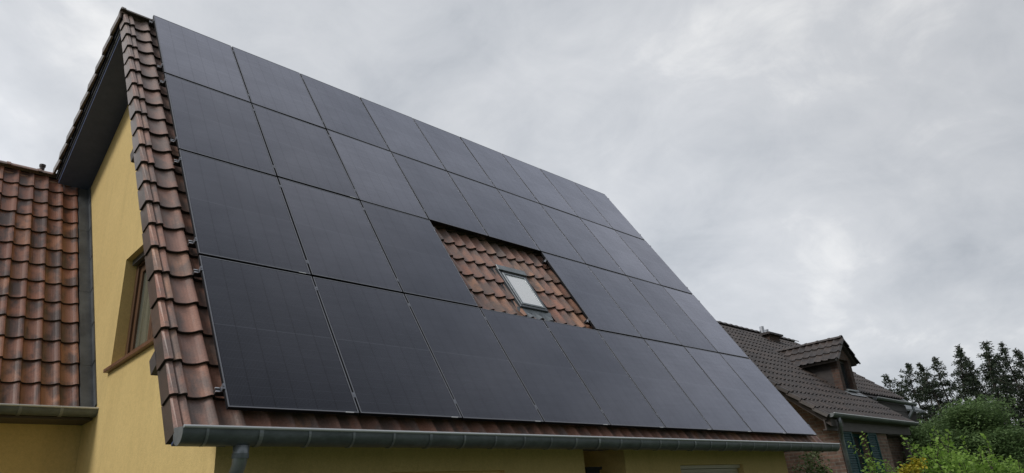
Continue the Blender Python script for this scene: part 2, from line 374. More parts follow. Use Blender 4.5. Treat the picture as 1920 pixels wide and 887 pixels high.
# ------------------------------------------------------------------ tiles
def prof(s):
    # broad pan, then a roll beside the side joint with a steep far flank
    K = ((0, .36), (.06, .16), (.14, .05), (.26, 0), (.40, .05), (.54, .18), (.66, .42), (.76, .74), (.84, .95), (.90, 1), (.95, .90), (1, .55))
    for (a, p), (b, q) in zip(K, K[1:]):
        if s <= b:
            t = (s-a)/(b-a); return p+(q-p)*t
    return .55
SAMP = [0, .06, .14, .26, .40, .54, .66, .76, .84, .90, .95, 1.0]
def tile_field(mb, P, ncol, nrow, cw, ga, u0, v0, w0, A=.044, lip=.038, skip=None, nu=8, smin=0.0, trim_last=1.0, jit=.003):
    for r in range(nrow):
        for c in range(ncol):
            if skip and skip(u0+(c+.5)*cw, v0+(r+.5)*ga): continue
            s0 = smin if c == 0 else 0.0; s1 = trim_last if c == ncol-1 else 1.0
            ss = [s0]+[q for q in SAMP if s0+.015 < q < s1-.015]+[s1]; nu = len(ss)-1
            ju = random.uniform(-jit, jit); jv = random.uniform(-jit, jit)*1.6; jw = random.uniform(-jit, jit)*.5
            va = v0+r*ga+jv; vb = v0+(r+1)*ga+.03
            rows = [[], [], [], []]
            for s_ in ss:
                u = u0+(c+s_)*cw+ju; h = w0+A*prof(s_)+jw
                e_ = .004 if s_ > .93 else 0
                rows[0].append(P(u, vb, h+.002+e_)); rows[1].append(P(u, va+.004, h+lip+e_))
                rows[2].append(P(u, va, h+lip-.006+e_)); rows[3].append(P(u, va+.003, h+lip-.024))
            rows.append([P(u0+(c+s_)*cw+ju, va+.08, w0+A*prof(s_)+.004) for s_ in ss])
            n = nu+1; V = [q for rr in rows for q in rr]
            F = [(j*n+k, (j+1)*n+k, (j+1)*n+k+1, j*n+k+1) for j in range(4) for k in range(nu)]
            mb.add(V, F[:nu]); b0 = len(mb.v)-len(V)
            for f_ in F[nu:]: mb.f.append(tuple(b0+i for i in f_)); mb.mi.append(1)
def verge(mb, P, nrow, ga, u, v0, w_top, sgn=-1, lip=.038, drop=.15, outw=.050, jit=.003, side_mi=0):
    # the cloaked edge of each verge tile: top fold, outer face, thickness
    for r in range(nrow):
        jv = random.uniform(-jit, jit)*1.6; jo = random.uniform(0, .006)
        va = v0+r*ga+jv; vb = v0+(r+1)*ga+.02
        def ring(v, h, t, q_=0):
            return [P(u+sgn*.003, v, h-.026), P(u+sgn*.008, v, h-.001), P(u+sgn*outw*.8, v, h-.003), P(u+sgn*(outw+jo+q_), v, h-.018), P(u+sgn*(outw+.012+jo+q_), v, h-drop), P(u+sgn*(outw-.010+jo), v, h-drop), P(u+sgn*(outw-.012), v, h-.04), P(u+sgn*.004, v, h-t-.008)]
        A = ring(va, w_top+lip, .022, .014); B = ring(vb, w_top+.002, .02)
        n = len(A)
        mb.add(A+B, [(k, (k+1) % n, n+(k+1) % n, n+k) for k in (1, 2)])
        b0 = len(mb.v)-2*n
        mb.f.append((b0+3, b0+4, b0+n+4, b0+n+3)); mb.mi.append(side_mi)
        for f_ in [(k, (k+1) % n, n+(k+1) % n, n+k) for k in [0]+list(range(4, n))]+[tuple(range(n))[::-1], tuple(range(n, 2*n))]:
            mb.f.append(tuple(b0+i for i in f_)); mb.mi.append(1)  # seam, ends and underside take the painted gap shade
def ridge_caps(mb, P0, dirv, n, ln, r, up=Vector((0, 0, 1)), arc=1.25):
    d = Vector(dirv).normalized(); side = d.cross(up).normalized(); up2 = side.cross(d)
    for i in range(n):
        a = P0+d*(i*ln); b = P0+d*((i+1)*ln+.035)
        def arcp(p, rr): return [p+side*math.sin(t)*rr+up2*math.cos(t)*rr for t in np.linspace(-arc, arc, 11)]
        ra, rb = r*random.uniform(1.05, 1.09), r*.97
        A, B, A2, B2 = arcp(a, ra), arcp(b, rb), arcp(a, ra-.018), arcp(b, rb-.018)
        mid = arcp(a+d*.05, ra); mid2 = arcp(a+d*.055, ra-.012)
        V = A2+A+mid+mid2+B; m = 11
        mb.add(V, [(j*m+k, j*m+k+1, (j+1)*m+k+1, (j+1)*m+k) for j in range(4) for k in range(m-1)])
M_rim = mat('rim_zinc_highlight', (.62, .64, .66), .42, metal=.3)  # bead lighter than the trough: its bright highlight is painted in
def gutter(mb, a, b, r=.085, wall=.035, fr=1, n=14):
    # U-shaped trough along a->b (at rim height); fr=+1 front toward -y
    a, b = Vector(a), Vector(b)
    def sec(p, rr):
        pts = [p+Vector((0, -rr, 0)), ]
        for k in range(n+1):
            t = math.pi*k/n; pts.append(p+Vector((0, -rr*math.cos(t), -wall-rr*math.sin(t)*.98)))
        pts.append(p+Vector((0, rr, .01))); return pts
    A, B, A2, B2 = sec(a, r), sec(b, r), sec(a, r-.006), sec(b, r-.006)
    mb.strip(A, B); mb.strip(B2, A2)
    return A, B, [a+Vector((0, -r-.004, 0)), b+Vector((0, -r-.004, 0))]
def gutter_trim(parts, parent):
    A, B, rim = parts
    m_ = MB(); m_.tube(rim, .0115, 8); m_.build('rolled_rim', M_rim, parent)
    for S, s_ in ((A, -1), (B, 1)):
        m_ = MB(); m_.prism([p for p in S], (s_*.004, 0, 0)); m_.build('end_cap', M_zincl, parent)
def straps(x0, x1, step, y, z, r, parent, wall=.035, zf=None):
    x = x0
    while x < x1:
        mb = MB(); zz_ = z if zf is None else zf(x)
        outer = []; inner = []; wd = random.choice([.010, .010, .016])
        for dx in (-wd, wd):
            row = [Vector((x+dx, y-r-.006, zz_-.012))]
            for k in range(13):
                t = math.pi*k/12; row.append(Vector((x+dx, y-(r+.006)*math.cos(t), zz_-wall-(r+.006)*math.sin(t)*.98)))
            outer.append(row); inner.append([p+Vector((0, 0, .003)) for p in row])
        mb.strip(outer[0], outer[1])
        for q in (0, 1): mb.strip(outer[q], inner[q])
        mb.build('gutter_joint', M_zincl, parent)
        x += step

# ================================================================== MAIN HOUSE
house = empty('yellow_house', (5, 4, 0), 'yellow rendered house with steep red tiled roof covered in black solar panels', 'house')
XW, YW, XE = .10, .42, 9.83
CW, GA = .2045, .350
SK = (4.40, 5.00, 2.06, 2.96)
mb = MB()
tile_field(mb, W_, 55, 21, CW, GA, -.444, -.166, -.165, smin=.68, trim_last=.36,
           skip=lambda u, v: SK[0]-.02 < u < SK[1]+.02 and SK[2]+.02 < v < SK[3]-.02)
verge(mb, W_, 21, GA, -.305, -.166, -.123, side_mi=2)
verge(mb, W_, 21, GA, 10.665, -.166, -.150, sgn=1)
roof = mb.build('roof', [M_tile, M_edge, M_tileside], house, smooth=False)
# sarking under the tiles (one solid slab)
mb = MB(); mb.box((-.30, -.12, -.25), (10.66, 7.20, -.185), fn=W_); mb.build('roof_underlay', M_dark, house)
ridge = W_(0, 7.20, -.145)
RY, RZ = ridge.y, ridge.z
mb = MB(); ridge_caps(mb, Vector((-.40, RY, RZ-.015)), (1, 0, 0), 27, .402, .105)
mb.build('ridge_tiles', M_tileback, house)
# back slope
BP = R(26.8); CB, SB = math.cos(BP), math.sin(BP)
def WB(u, v, w_): return Vector((u, RY+v*CB+w_*SB, RZ-v*SB+w_*CB-.0))
BL = 3.02
def WBd(u, v, w_):       # v counted up from the lower edge
    return WB(u, BL-v, w_)
mb = MB(); tile_field(mb, WBd, 55, 9, CW, .336, -.444, 0, -.035, smin=.68, trim_last=.36)
verge(mb, WBd, 9, .336, -.315, 0, .035, drop=.20, lip=.06, outw=.085)
verge(mb, WBd, 9, .336, 10.665, 0, -.012, sgn=1, drop=.10)
mb.build('back_roof', [M_tileback, M_tileback], house)
mb = MB(); mb.box((-.335, .05, -.27), (10.68, BL, -.075), fn=WB); sof = mb.build('soffit', M_soffit, house)
mb = MB(); mb.box((-.372, 0, -.185), (-.3355, BL-.01, -.04), fn=WB); mb.build('barge_board', M_barge, house)
mb = MB(); mb.box((-.352, .02, -.215), (-.337, BL-.02, -.19), fn=WB); mb.build('barge_trim', M_zincl, house)
# front-slope verge soffit and barge board
mb = MB(); mb.box((-.30, -.10, -.34), (.098, 7.15, -.252), fn=W_); mb.build('soffit', M_soffit, house)

# gable wall with window opening (thickness .36)
WY0, WY1, WZ0, WZ1 = 2.15, 3.73, 3.57, 4.93
def ztop(y): 
    zf = Z0+(y/CP)*SP-.40 if y < RY else 99
    zb = RZ-(y-RY)*math.tan(BP)-.30
    return min(zf, zb)
def gable(mb, x0, x1, hole=True):
    YB = 9.6
    def poly(ys, zlo): 
        return
    def piece(y0, y1, z0, top=True, z1=None):
        ys = [y0]+[y for y in (YS,) if y0 < y < y1]+[y1]
        if top: P = [(x0, y0, z0), (x0, y1, z0)]+[(x0, y, ztop(y)) for y in reversed(ys)]
        else: P = [(x0, y0, z0), (x0, y1, z0), (x0, y1, z1), (x0, y0, z1)]
        mb.prism(P, (x1-x0, 0, 0))
    # apex position
    ys_ = np.linspace(YW, YB, 4000); YS = float(max(ys_, key=lambda y: ztop(y)))
    if hole:
        piece(YW, WY0, 0); piece(WY0, WY1, 0, False, WZ0); piece(WY1, YB, 0)
        # above the window
        P = [(x0, WY0, WZ1), (x0, WY1, WZ1)]
        zt0 = ztop(WY0)
        if zt0 > WZ1: P += [(x0, WY1, ztop(WY1)), (x0, WY0, zt0)]
        else:
            yc = next(y for y in ys_ if y > WY0 and ztop(y) > WZ1); P = [(x0, yc, WZ1), (x0, WY1, WZ1), (x0, WY1, ztop(WY1))]
        mb.prism(P, (x1-x0, 0, 0))
    else: piece(YW, YB, 0)
mb = MB(); gable(mb, XW, XW+.36, True); mb.build('wall', M_stucco, house)
mb = MB(); gable(mb, XE-.36, XE, False); mb.build('wall', M_stucco, house)
# front wall: piers, lintel, recess and window openings
ZT = Z0+(YW/CP)*SP-.36-.12
mb = MB()
def fw(x0, x1, z0, z1, y0=YW+.0, y1=YW+.34): mb.box((x0, y0, z0), (x1, y1, z1))
RX0, RX1 = 4.53, 5.33          # doorway recess
fw(XW+.36, 1.75, 0, ZT); fw(1.75, 3.20, 0, .9); fw(1.75, 3.20, 2.075, ZT); fw(3.20, RX0, 0, ZT)
fw(RX1, 6.58, 0, ZT); fw(6.58, 8.33, 0, .9); fw(6.58, 8.33, 2.10, ZT); fw(8.33, XE-.36, 0, ZT)
mb.box((RX0, YW+1.1, 0), (RX1, YW+1.3, ZT)); mb.box((RX0-.15, YW+.34, 0), (RX0, YW+1.3, ZT)); mb.box((RX1, YW+.34, 0), (RX1+.15, YW+1.3, ZT))
mb.build('wall', M_stucco, house)
mb = MB(); mb.box((XW, 9.25, 0), (XE, 9.6, ztop(9.5)-.3)); mb.build('wall', M_stucco, house)
# eave soffit of the front
mb = MB(); mb.box((XW+.02, .02, 2.325), (10.6, YW+.36, 2.345)); mb.build('soffit', M_soffit, house)
mb = MB(); mb.box((XW+.02, .015, 2.27), (10.66, .018, 2.32)); mb.build('fascia', M_greywood, house)
# roller shutters of the two front windows
for (a, b_, zt) in ((1.75, 3.20, 2.075), (6.58, 8.33, 2.10)):
    wn = MB(); wn.box((a, YW+.16, .9), (b_, YW+.20, zt)); wn = wn.build('window', M_glass, house)
    sh = MB()
    sh.box((a+.001, YW+.05, zt-.05), (b_-.001, YW+.15, zt-.001))
    z = zt-.052
    while z > .95:
        sh.box((a+.03, YW+.088, z-.044), (b_-.03, YW+.10, z-.002)); sh.box((a+.03, YW+.094, z-.05), (b_-.03, YW+.098, z-.044)); z -= .05
    sh.build('roller_shutter', M_slat if a > 4 else M_stucco, wn)
    sl = MB(); sl.box((a-.04, YW-.05, .86), (b_+.04, YW+.16, .898)); sl.build('sill', M_sill, wn)
dr = MB(); dr.box((RX0+.02, YW+1.06, .02), (RX1-.02, YW+1.1, 2.08)); dr = dr.build('door', M_wood, house)
h = MB(); h.tube([(RX1-.12, YW+1.06, 1.02), (RX1-.12, YW+1.0, 1.02), (RX1-.24, YW+1.0, 1.02)], .011, 8); h.build('handle', M_alu, dr)
lp = MB(); lp.box((RX0+.0, YW-.02, 2.06), (RX0+.30, YW+.05, 2.092)); lp.box((RX0+.02, YW+.0, 2.0), (RX0+.27, YW+.045, 2.06))
lp.build('awning_box', M_dark, house)

# gable window
wf = MB()
xa, xb = XW+.13, XW+.20
wf.box((xa, WY0, WZ0), (xb, WY0+.09, WZ1)); wf.box((xa, WY1-.09, WZ0), (xb, WY1, WZ1))
wf.box((xa, WY0+.09, WZ0), (xb, WY1-.09, WZ0+.09)); wf.box((xa, WY0+.09, WZ1-.09), (xb, WY1-.09, WZ1))
win = wf.build('window', M_wood, house, bevel=.004)
ca = MB(); mid = (WY0+WY1)/2
for (a, b_) in ((WY0+.105, mid-.006), (mid+.006, WY1-.105)):
    for y0_, y1_, z0_, z1_ in ((a, a+.085, WZ0+.105, WZ1-.105), (b_-.085, b_, WZ0+.105, WZ1-.105), (a+.085, b_-.085, WZ0+.105, WZ0+.19), (a+.085, b_-.085, WZ1-.19, WZ1-.105)):
        ca.box((xa+.022, y0_, z0_), (xa+.062, y1_, z1_))
ca.build('casement', M_wood, win, bevel=.004)
pn = MB(); pn.box((xa+.048, WY0+.18, WZ0+.18), (xa+.054, WY1-.18, WZ1-.18)); pn.build('pane', M_glassc, win)
pn = MB(); pn.box((xb+.005, WY0, WZ0), (xb+.06, WY1, WZ1)); pn.build('room_interior', M_dark, win)
sl = MB(); sl.box((XW-.055, WY0-.06, WZ0-.045), (XW+.12, WY1+.07, WZ0-.003)); sl.build('sill', M_sill, win, bevel=.006)
hd = MB(); hd.box((XW+.07, WY0+.02, WZ1-.07), (XW+.118, WY1-.02, WZ1-.002)); hd.build('blind_box', M_skyf, win)

# purlin ends below the verge
for (v, wv) in ((.60, -.36), (3.72, -.38)):
    mb = MB(); mb.box((-.385 if v < 2 else -.362, v, wv), (XW-.001, v+.15, wv+.12), fn=W_); mb.build('purlin_end', M_greywood, house)

# gutter, joints, downpipe
GY, GZL, GZR = -.072, 2.357, 2.362
gt = MB(); tr_ = gutter(gt, (-.365, GY, GZL), (10.80, GY, GZR), r=.088)
gt = gt.build('gutter', M_zinc, house, smooth=False); gutter_trim(tr_, gt)
for p in gt.data.polygons: p.use_smooth = len(p.vertices) == 4
straps(-.198, 10.75, .3955, GY, GZL, .088, gt)
dp = MB(); q = []
dp.tube([(.09, GY, 2.24), (.088, GY, 2.17), (.088, GY+.02, 2.10), (.10, GY+.15, 1.98), (.14, YW-.18, 1.86), (.17, YW-.09, 1.76), (.17, YW-.07, 1.62), (.17, YW-.07, .1)], [.058, .055, .05, .05, .05, .05, .05, .05], 16)
dpo = dp.build('downpipe', M_zincl, house, smooth=True)
c = MB(); c.tube([(.088, GY, 2.185), (.088, GY+.002, 2.15)], .060, 16); c.build('collar', M_zinc, dpo)

# roof window
mb = MB(); u0, u1, v0, v1 = 4.42, 4.98, 2.10, 2.94
for a in ((u0, v0, u0+.055, v1), (u1-.055, v0, u1, v1), (u0+.055, v0, u1-.055, v0+.06), (u0+.055, v1-.08, u1-.055, v1)):
    mb.box((a[0], a[1], -.19), (a[2], a[3], -.068), fn=W_)
rw = mb.build('roof_window', M_skyf, house, bevel=.006)
mb = MB()
for a in ((u0+.045, v0+.05, u0+.08, v1-.12), (u1-.08, v0+.05, u1-.045, v1-.12), (u0+.08, v0+.05, u1-.08, v0+.085), (u0+.08, v1-.15, u1-.08, v1-.12)):
    mb.box((a[0], a[1], -.075), (a[2], a[3], -.06), fn=W_)
mb.build('sash', M_zincl, rw, bevel=.004)
mb = MB(); mb.box((u0+.06, v1-.118, -.08), (u1-.06, v1-.085, -.058), fn=W_); mb.build('top_gap', M_dark, rw)
mb = MB(); mb.box((u0-.012, v1-.08, -.066), (u1+.012, v1+.03, -.045), fn=W_); mb.build('hood', M_zincl, rw, bevel=.006)
mb = MB(); mb.box((u0+.075, v0+.08, -.082), (u1-.075, v1-.145, -.072), fn=W_); mb.build('blind', M_blind, rw)
mb = MB(); mb.box((u0-.045, v0-.02, -.175), (u0-.002, v1+.03, -.13), fn=W_); mb.build('side_flashing', M_lead, rw)
mb = MB(); mb.box((u1+.002, v0-.02, -.175), (u1+.045, v1+.03, -.13), fn=W_)
mb.build('side_flashing', M_lead, rw)
mb = MB(); nn = 26; A = []; B = []; Cc = []
for k in range(nn+1):
    u = u0-.06+(u1-u0+.12)*k/nn; s_ = ((u+.40)/CW) % 1
    A.append(W_(u, v0+.01, -.095)); B.append(W_(u, v0-.05, -.115+.01*prof(s_))); Cc.append(W_(u, v0-.17+.008*math.sin(u*40), -.135+.06*(.5+.5*math.sin(u*30.7))))
mb.strip(A, B); mb.strip(B, Cc); mb.strip(Cc, [p-W_(0, 0, .012)+W_(0, 0, 0) for p in Cc])
mb.build('apron_flashing', M_zincl, rw, smooth=True)

# ---- side wing (left): roof parallel to the main one, set back
AY, AZ = 4.146, 3.179; AP = R(58.75); CA, SA = math.cos(AP), math.sin(AP)
def WA(u, v, w_): return Vector((u, AY+v*CA-w_*SA, AZ+v*SA+w_*CA))
AL = -6.4; nca = 31
mb = MB(); tile_field(mb, WA, nca, 13, .195, .3562, -.125-nca*.195+.06, -.02, -.045, A=.036, lip=.03, nu=7)
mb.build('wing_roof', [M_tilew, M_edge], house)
mb = MB(); mb.box((AL, -.02, -.16), (XW-.002, 4.70, -.062), fn=WA); mb.build('roof_underlay', M_dark, house)
aridge = WA(0, 4.66, -.03)
mb = MB(); ridge_caps(mb, Vector((AL+.2, aridge.y, aridge.z-.02)), (1, 0, 0), 15, .398, .10); mb.build('ridge_tiles', M_tile, house)
# wing back slope
def WAB(u, v, w_): return Vector((u, aridge.y+v*CA+w_*SA, aridge.z-v*SA+w_*CA))
mb = MB(); mb.box((AL, .05, -.12), (XW-.002, 4.6, -.03), fn=WAB); mb.build('wing_back_roof', M_tile, house)
# lead step flashing against the gable wall
mb = MB()
for k in range(7):
    va, vb = k*.68-.02, min((k+1)*.68, 4.66)
    mb.box((-.055, va, -.02), (XW-.004, vb+.01, .012+.002*(k % 2)), fn=WA)
    mb.box((XW-.018, va, .012), (XW-.003, vb+.01, .085), fn=WA)
mb.build('step_flashing', M_lead, house)
gt2 = MB(); tr_ = gutter(gt2, (AL, AY-.085, AZ-.03), (XW-.004, AY-.085, AZ-.03), r=.075, wall=.02)
gt2 = gt2.build('gutter', M_zinc, house); gutter_trim(tr_, gt2)
straps(-6.2, .05, .3955, AY-.085, AZ-.03, .075, gt2, wall=.02)
mb = MB(); mb.box((AL+.2, AY+.45, 0), (XW-.002, AY+.8, AZ+.35)); mb.build('wing_wall', M_stucco, house)
mb = MB(); mb.box((AL+.2, AY+.8, 0), (AL+.5, aridge.y+2.3, AZ)); mb.build('wing_wall', M_stucco, house)
mb = MB(); mb.box((AL+.1, AY+.02, AZ-.14), (XW-.004, AY+.449, AZ-.115)); mb.build('soffit', M_greywood, house)
# small vent pipe on the ridge of the wing
vp = MB(); pp = Vector((-.56, aridge.y+.05, aridge.z+.06)); vp.tube([pp, pp+Vector((0, 0, .10)), pp+Vector((0, 0, .105)), pp+Vector((0, 0, .14))], [.035, .035, .045, .045], 12)
vp.build('vent_pipe', M_clad, house)

# ================================================================== SOLAR PANELS
PW, PH, GX, GYp = 1.134, 1.789, .018, .032
pf = MB()
hw, hh = PW/2, PH/2
fb = .011
for a in ((-hw, -hh, -hw+fb, hh), (hw-fb, -hh, hw, hh), (-hw+fb, -hh, hw-fb, -hh+fb), (-hw+fb, hh-fb, hw-fb, hh)):
    pf.box((a[0], a[1], -.035), (a[2], a[3], -.003), mi=1); pf.box((a[0], a[1], -.003), (a[2], a[3], 0))
pg = MB(); pg.box((-hw+fb, -hh+fb, -.007), (hw-fb, hh-fb, -.0018))
lb = MB(); lb.box((hw-.13, -hh-.001, -.006), (hw-.05, -hh+.005, .0008))
def local_mesh(mb, name, m):
    me = bpy.data.meshes.new(name); me.from_pydata([tuple(p) for p in mb.v], [], mb.f)
    for q in (m if isinstance(m, list) else [m]): me.materials.append(q)
    me.polygons.foreach_set('material_index', mb.mi); return me
me_f = local_mesh(pf, 'panel_frame', [M_frame, M_frameedge]); me_g = local_mesh(pg, 'cell_glass', M_pv); me_l = local_mesh(lb, 'sticker', M_white)
ordc = ['first', 'second', 'third', 'fourth', 'fifth', 'sixth', 'seventh', 'eighth', 'ninth']
rown = ['bottom row', 'row above the bottom row', 'row below the top row', 'top row']
for j in range(4):
    for i in range(9):
        if j == 1 and i in (3, 4): continue
        if j == 1:
            lab = 'black solar panel in the gap row, '
            lab += (['at the left edge', 'second from the left roof edge', 'directly left of the bare tile gap'][i] if i < 3 else
                    ['directly right of the bare tile gap', 'second to the right of the gap', 'third to the right of the gap', 'at the right edge'][i-5])
        else:
            lab = f'black solar panel, {ordc[i]} from the left in the ' + {0: 'bottom row above the gutter', 2: 'row just above the bare tile gap', 3: 'top row along the ridge'}[j]
        o = bpy.data.objects.new('solar_panel', None); sc.collection.objects.link(o)
        ctr = W_(i*(PW+GX)+hw, j*(PH+GYp)+hh, 0)
        o.location = ctr
        tilt = Matrix.Rotation(random.gauss(0, R(.10)), 3, 'X') @ Matrix.Rotation(random.gauss(0, R(.10)), 3, 'Y')
        o.rotation_euler = (ROT @ tilt).to_euler()
        tag(o, lab, 'solar panel', 'black solar panels covering the steep roof')
        for nm, me in (('frame', me_f), ('cell_glass', me_g)):
            c = bpy.data.objects.new(nm, me); sc.collection.objects.link(c); c.parent = o
        if j == 0 or (j == 1 and i in (0,)) or (j == 2 and i in (1,)):
            c = bpy.data.objects.new('sticker', me_l); sc.collection.objects.link(c); c.parent = o
# mounting rails with clamps
def rail(u0, u1, v, lab, ends=(True, True)):
    r = bpy.data.objects.new('mounting_rail', None); sc.collection.objects.link(r); r.location = W_(u0, v, -.095); r.rotation_euler = ROT.to_euler()
    tag(r, lab, 'rail', 'mounting rails carrying the solar panels')
    def part(mb, name, m):
        me = bpy.data.meshes.new(name); me.from_pydata([tuple(p) for p in mb.v], [], mb.f); me.materials.append(m)
        o = bpy.data.objects.new(name, me); sc.collection.objects.link(o); o.parent = r; return o
    Lr = u1-u0
    b = MB(); b.box((0.004, -.018, .0), (Lr-.004, .018, .054)); part(b, 'rail_core', M_black)
    for x in (0, Lr-.05):
        b = MB(); b.box((x, .013, .046), (x+.036, .021, .056)); b.box((x, -.021, .046), (x+.036, -.013, .056)); part(b, 'rail_end', M_alu)
    # clamps: local u of panel gaps
    k0 = 0
    for i in range(0, 10):
        ug = i*(PW+GX)-GX/2
        if i == 0: ug = -.008
        if i == 9: ug = 9*PW+8*GX+.008
        if u0-.001 < ug < u1+.001:
            b = MB()
            if abs(ug-u0) < .09 or abs(ug-u1) < .09:
                s_ = -1 if abs(ug-u0) < .09 else 1
                x = ug-u0
                b.box((x-.006, -.022, .054), (x+.006, .022, .095)); b.box((x-(.012 if s_ > 0 else .004), -.028, .0955), (x+(.004 if s_ > 0 else .012), .028, .0985))
                b.tube([(x, 0, .094), (x, 0, .104)], .007, 6); part(b, 'end_clamp', M_clamp)
            else:
                x = ug-u0; b.box((x-.014, -.025, .0953), (x+.014, .025, .0975)); b.box((x-.006, -.03, .054), (x+.006, .03, .0953)); b.tube([(x, 0, .0975), (x, 0, .102)], .006, 6)
                part(b, 'mid_clamp', M_clamp)
    x = .25
    while x < Lr-.1:
        b = MB(); b.box((x-.015, -.05, -.035), (x+.015, -.020, .03)); b.box((x-.015, -.12, -.037), (x+.015, -.05, -.031)); part(b, 'roof_hook', M_clamp); x += 1.25
UE = 9*PW+8*GX
gl, gr = 3*(PW+GX)-GX+.045, 5*(PW+GX)-.045
for j in range(4):
    for k, dv in enumerate((.20, 1.60)):
        v = j*(PH+GYp)+dv; wh = ['lower', 'upper'][k]
        if j == 1:
            rail(-.055, gl, v, f'{wh} aluminium rail under the three panels left of the bare tile gap')
            rail(gr, UE+.05, v, f'{wh} aluminium rail under the four panels right of the bare tile gap')
        else:
            rail(-.055, UE+.05, v, f'{wh} aluminium rail with clamps under the ' + {0: 'bottom row of panels', 2: 'panel row just above the bare tile gap', 3: 'top row of panels'}[j])

# ================================================================== NEIGHBOUR
nb = empty('brick_house', (17, 3, 0), 'brick neighbour house with dark tiled roof, dormer and teal shutters', 'house')
NP = R(40); CN, SN = math.cos(NP), math.sin(NP)
EY, EZ = .80, 3.13
def WN(u, v, w_): return Vector((13.06+u, EY+v*CN-w_*SN, EZ+v*SN+w_*CN))
NL = 5.48; NX1 = 18.35; NX2 = 22.4
mb = MB()
CWN, GN = .205, .322; ncn = int((NX2-13.06)/CWN)
def skipn(u, v):
    x = 13.06+u
    if x > NX1 and v < 1.46: return True
    if 17.32 < x < 18.16 and 1.5 < v < 2.9: return True
    return False
tile_field(mb, WN, ncn, 17, CWN, GN, 0, -.04, -.05, A=.042, lip=.032, skip=skipn, nu=5)
verge(mb, WN, 17, GN, .005, -.04, -.03, drop=.08)
mb.build('roof', [M_tile2, M_edge2], nb)
mb = MB(); mb.box((.03, -.02, -.16), (NX1-13.06, NL, -.062), fn=WN); mb.box((NX1-13.06, 1.46, -.16), (NX2-13.06, NL, -.062), fn=WN); mb.build('roof_underlay', M_clad, nb)
nr = WN(0, NL, -.02)
def WNB(u, v, w_): return Vector((13.06+u, nr.y+v*CN+w_*SN, nr.z-v*SN+w_*CN))
mb = MB(); mb.box((.02, .05, -.14), (NX2-13.06, NL, -.03), fn=WNB); mb.build('back_roof', M_tile2, nb)
mb = MB(); ridge_caps(mb, Vector((13.0, nr.y, nr.z-.03)), (1, 0, 0), 28, .335, .11); mb.build('ridge_tiles', M_tile2, nb)
# walls
NWX, NWY = 13.80, 1.0
mb = MB()
def nzt(y): return min(EZ+(y-EY)*math.tan(NP)-.22, nr.z-(y-nr.y)*math.tan(NP)-.22)
ye = 2*nr.y-NWY
mb.prism([(NWX, NWY, 0), (NWX, ye, 0), (NWX, ye, nzt(ye)), (NWX, nr.y, nzt(nr.y)), (NWX, NWY, nzt(NWY))], (.3, 0, 0))
XJ = 16.75
def nw(x0, x1, z0, z1): mb.box((x0, NWY, z0), (x1, NWY+.3, z1))
ZNT = 3.05; wx0, wx1, wz0, wz1 = 14.50, 15.40, 1.0, 2.80
nw(NWX+.3, wx0, 0, ZNT); nw(wx0, wx1, 0, wz0); nw(wx0, wx1, wz1, ZNT); nw(wx1, XJ, 0, ZNT)
mb.box((XJ-.3, NWY+.3, 0), (XJ, 2.6, ZNT+.05)); mb.box((XJ, 2.3, 0), (22.2, 2.6, 3.4))
mb.build('wall', M_brick, nb)
mb = MB(); mb.prism([(NWX-.66, EY+.02, EZ-.10), (NWX-.66, nr.y, nr.z-.14), (NWX-.66, nr.y, nr.z-.22), (NWX-.66, EY+.02, EZ-.26)], (.655, 0, 0)); mb.build('verge_soffit', M_greywood, nb)
mb = MB(); mb.box((13.1, EY+.12, EZ-.33), (NX1, EY+.15, EZ-.08)); mb.box((13.1, EY+.15, EZ-.33), (NX1, NWY+.0, EZ-.30)); mb.build('fascia', M_greywood, nb)
mb = MB(); mb.box((XJ, EY+.16, 2.78), (18.3, 2.29, 2.80)); mb.build('porch_ceiling', M_clad, nb)
mb = MB(); mb.box((18.1, EY+.2, 0), (18.22, EY+.32, 2.78)); mb.build('porch_post', M_greywood, nb)
# lintel of upright bricks is dark; window
mb = MB()
mb.box((wx0, NWY+.14, wz0), (wx0+.08, NWY+.2, wz1)); mb.box((wx1-.08, NWY+.14, wz0), (wx1, NWY+.2, wz1)); mb.box((wx0+.08, NWY+.14, wz1-.08), (wx1-.08, NWY+.2, wz1)); mb.box((wx0+.08, NWY+.14, wz0), (wx1-.08, NWY+.2, wz0+.08))
mb.box(((wx0+wx1)/2-.04, NWY+.13, wz0+.08), ((wx0+wx1)/2+.04, NWY+.2, wz1-.08))
nwn = mb.build('window', M_shutter, nb)
mb = MB(); mb.box((wx0+.08, NWY+.16, wz0+.08), (wx1-.08, NWY+.17, wz1-.08)); mb.build('pane', M_glass, nwn)
mb = MB(); mb.box((wx0, NWY+.21, wz0), (wx1, NWY+.25, wz1)); mb.build('room_interior', M_dark, nwn)
def shutter(x0, x1, z0, z1, y, lab=None):
    mb = MB(); t = .06
    mb.box((x0, y-.04, z0), (x0+t, y, z1)); mb.box((x1-t, y-.04, z0), (x1, y, z1)); mb.box((x0+t, y-.04, z0), (x1-t, y, z0+t)); mb.box((x0+t, y-.04, z1-t), (x1-t, y, z1))
    mb.box((x0+t, y-.008, z0+t), (x1-t, y-.002, z1-t))
    z = z0+t
    while z < z1-t-.03:
        mb.add([(x0+t, y-.034, z), (x1-t, y-.034, z), (x1-t, y-.012, z+.05), (x0+t, y-.012, z+.05), (x0+t, y-.026, z), (x1-t, y-.026, z)], [(0, 1, 2, 3), (0, 4, 5, 1)]); z += .052
    return mb.build('shutter', M_shutter, nb)
shutter(13.93, 14.49, .98, 2.82, NWY-.005); shutter(15.42, 15.98, .98, 2.82, NWY-.005); shutter(17.6, 18.15, .98, 2.70, 2.29); shutter(19.3, 19.8, .98, 2.70, 2.29)
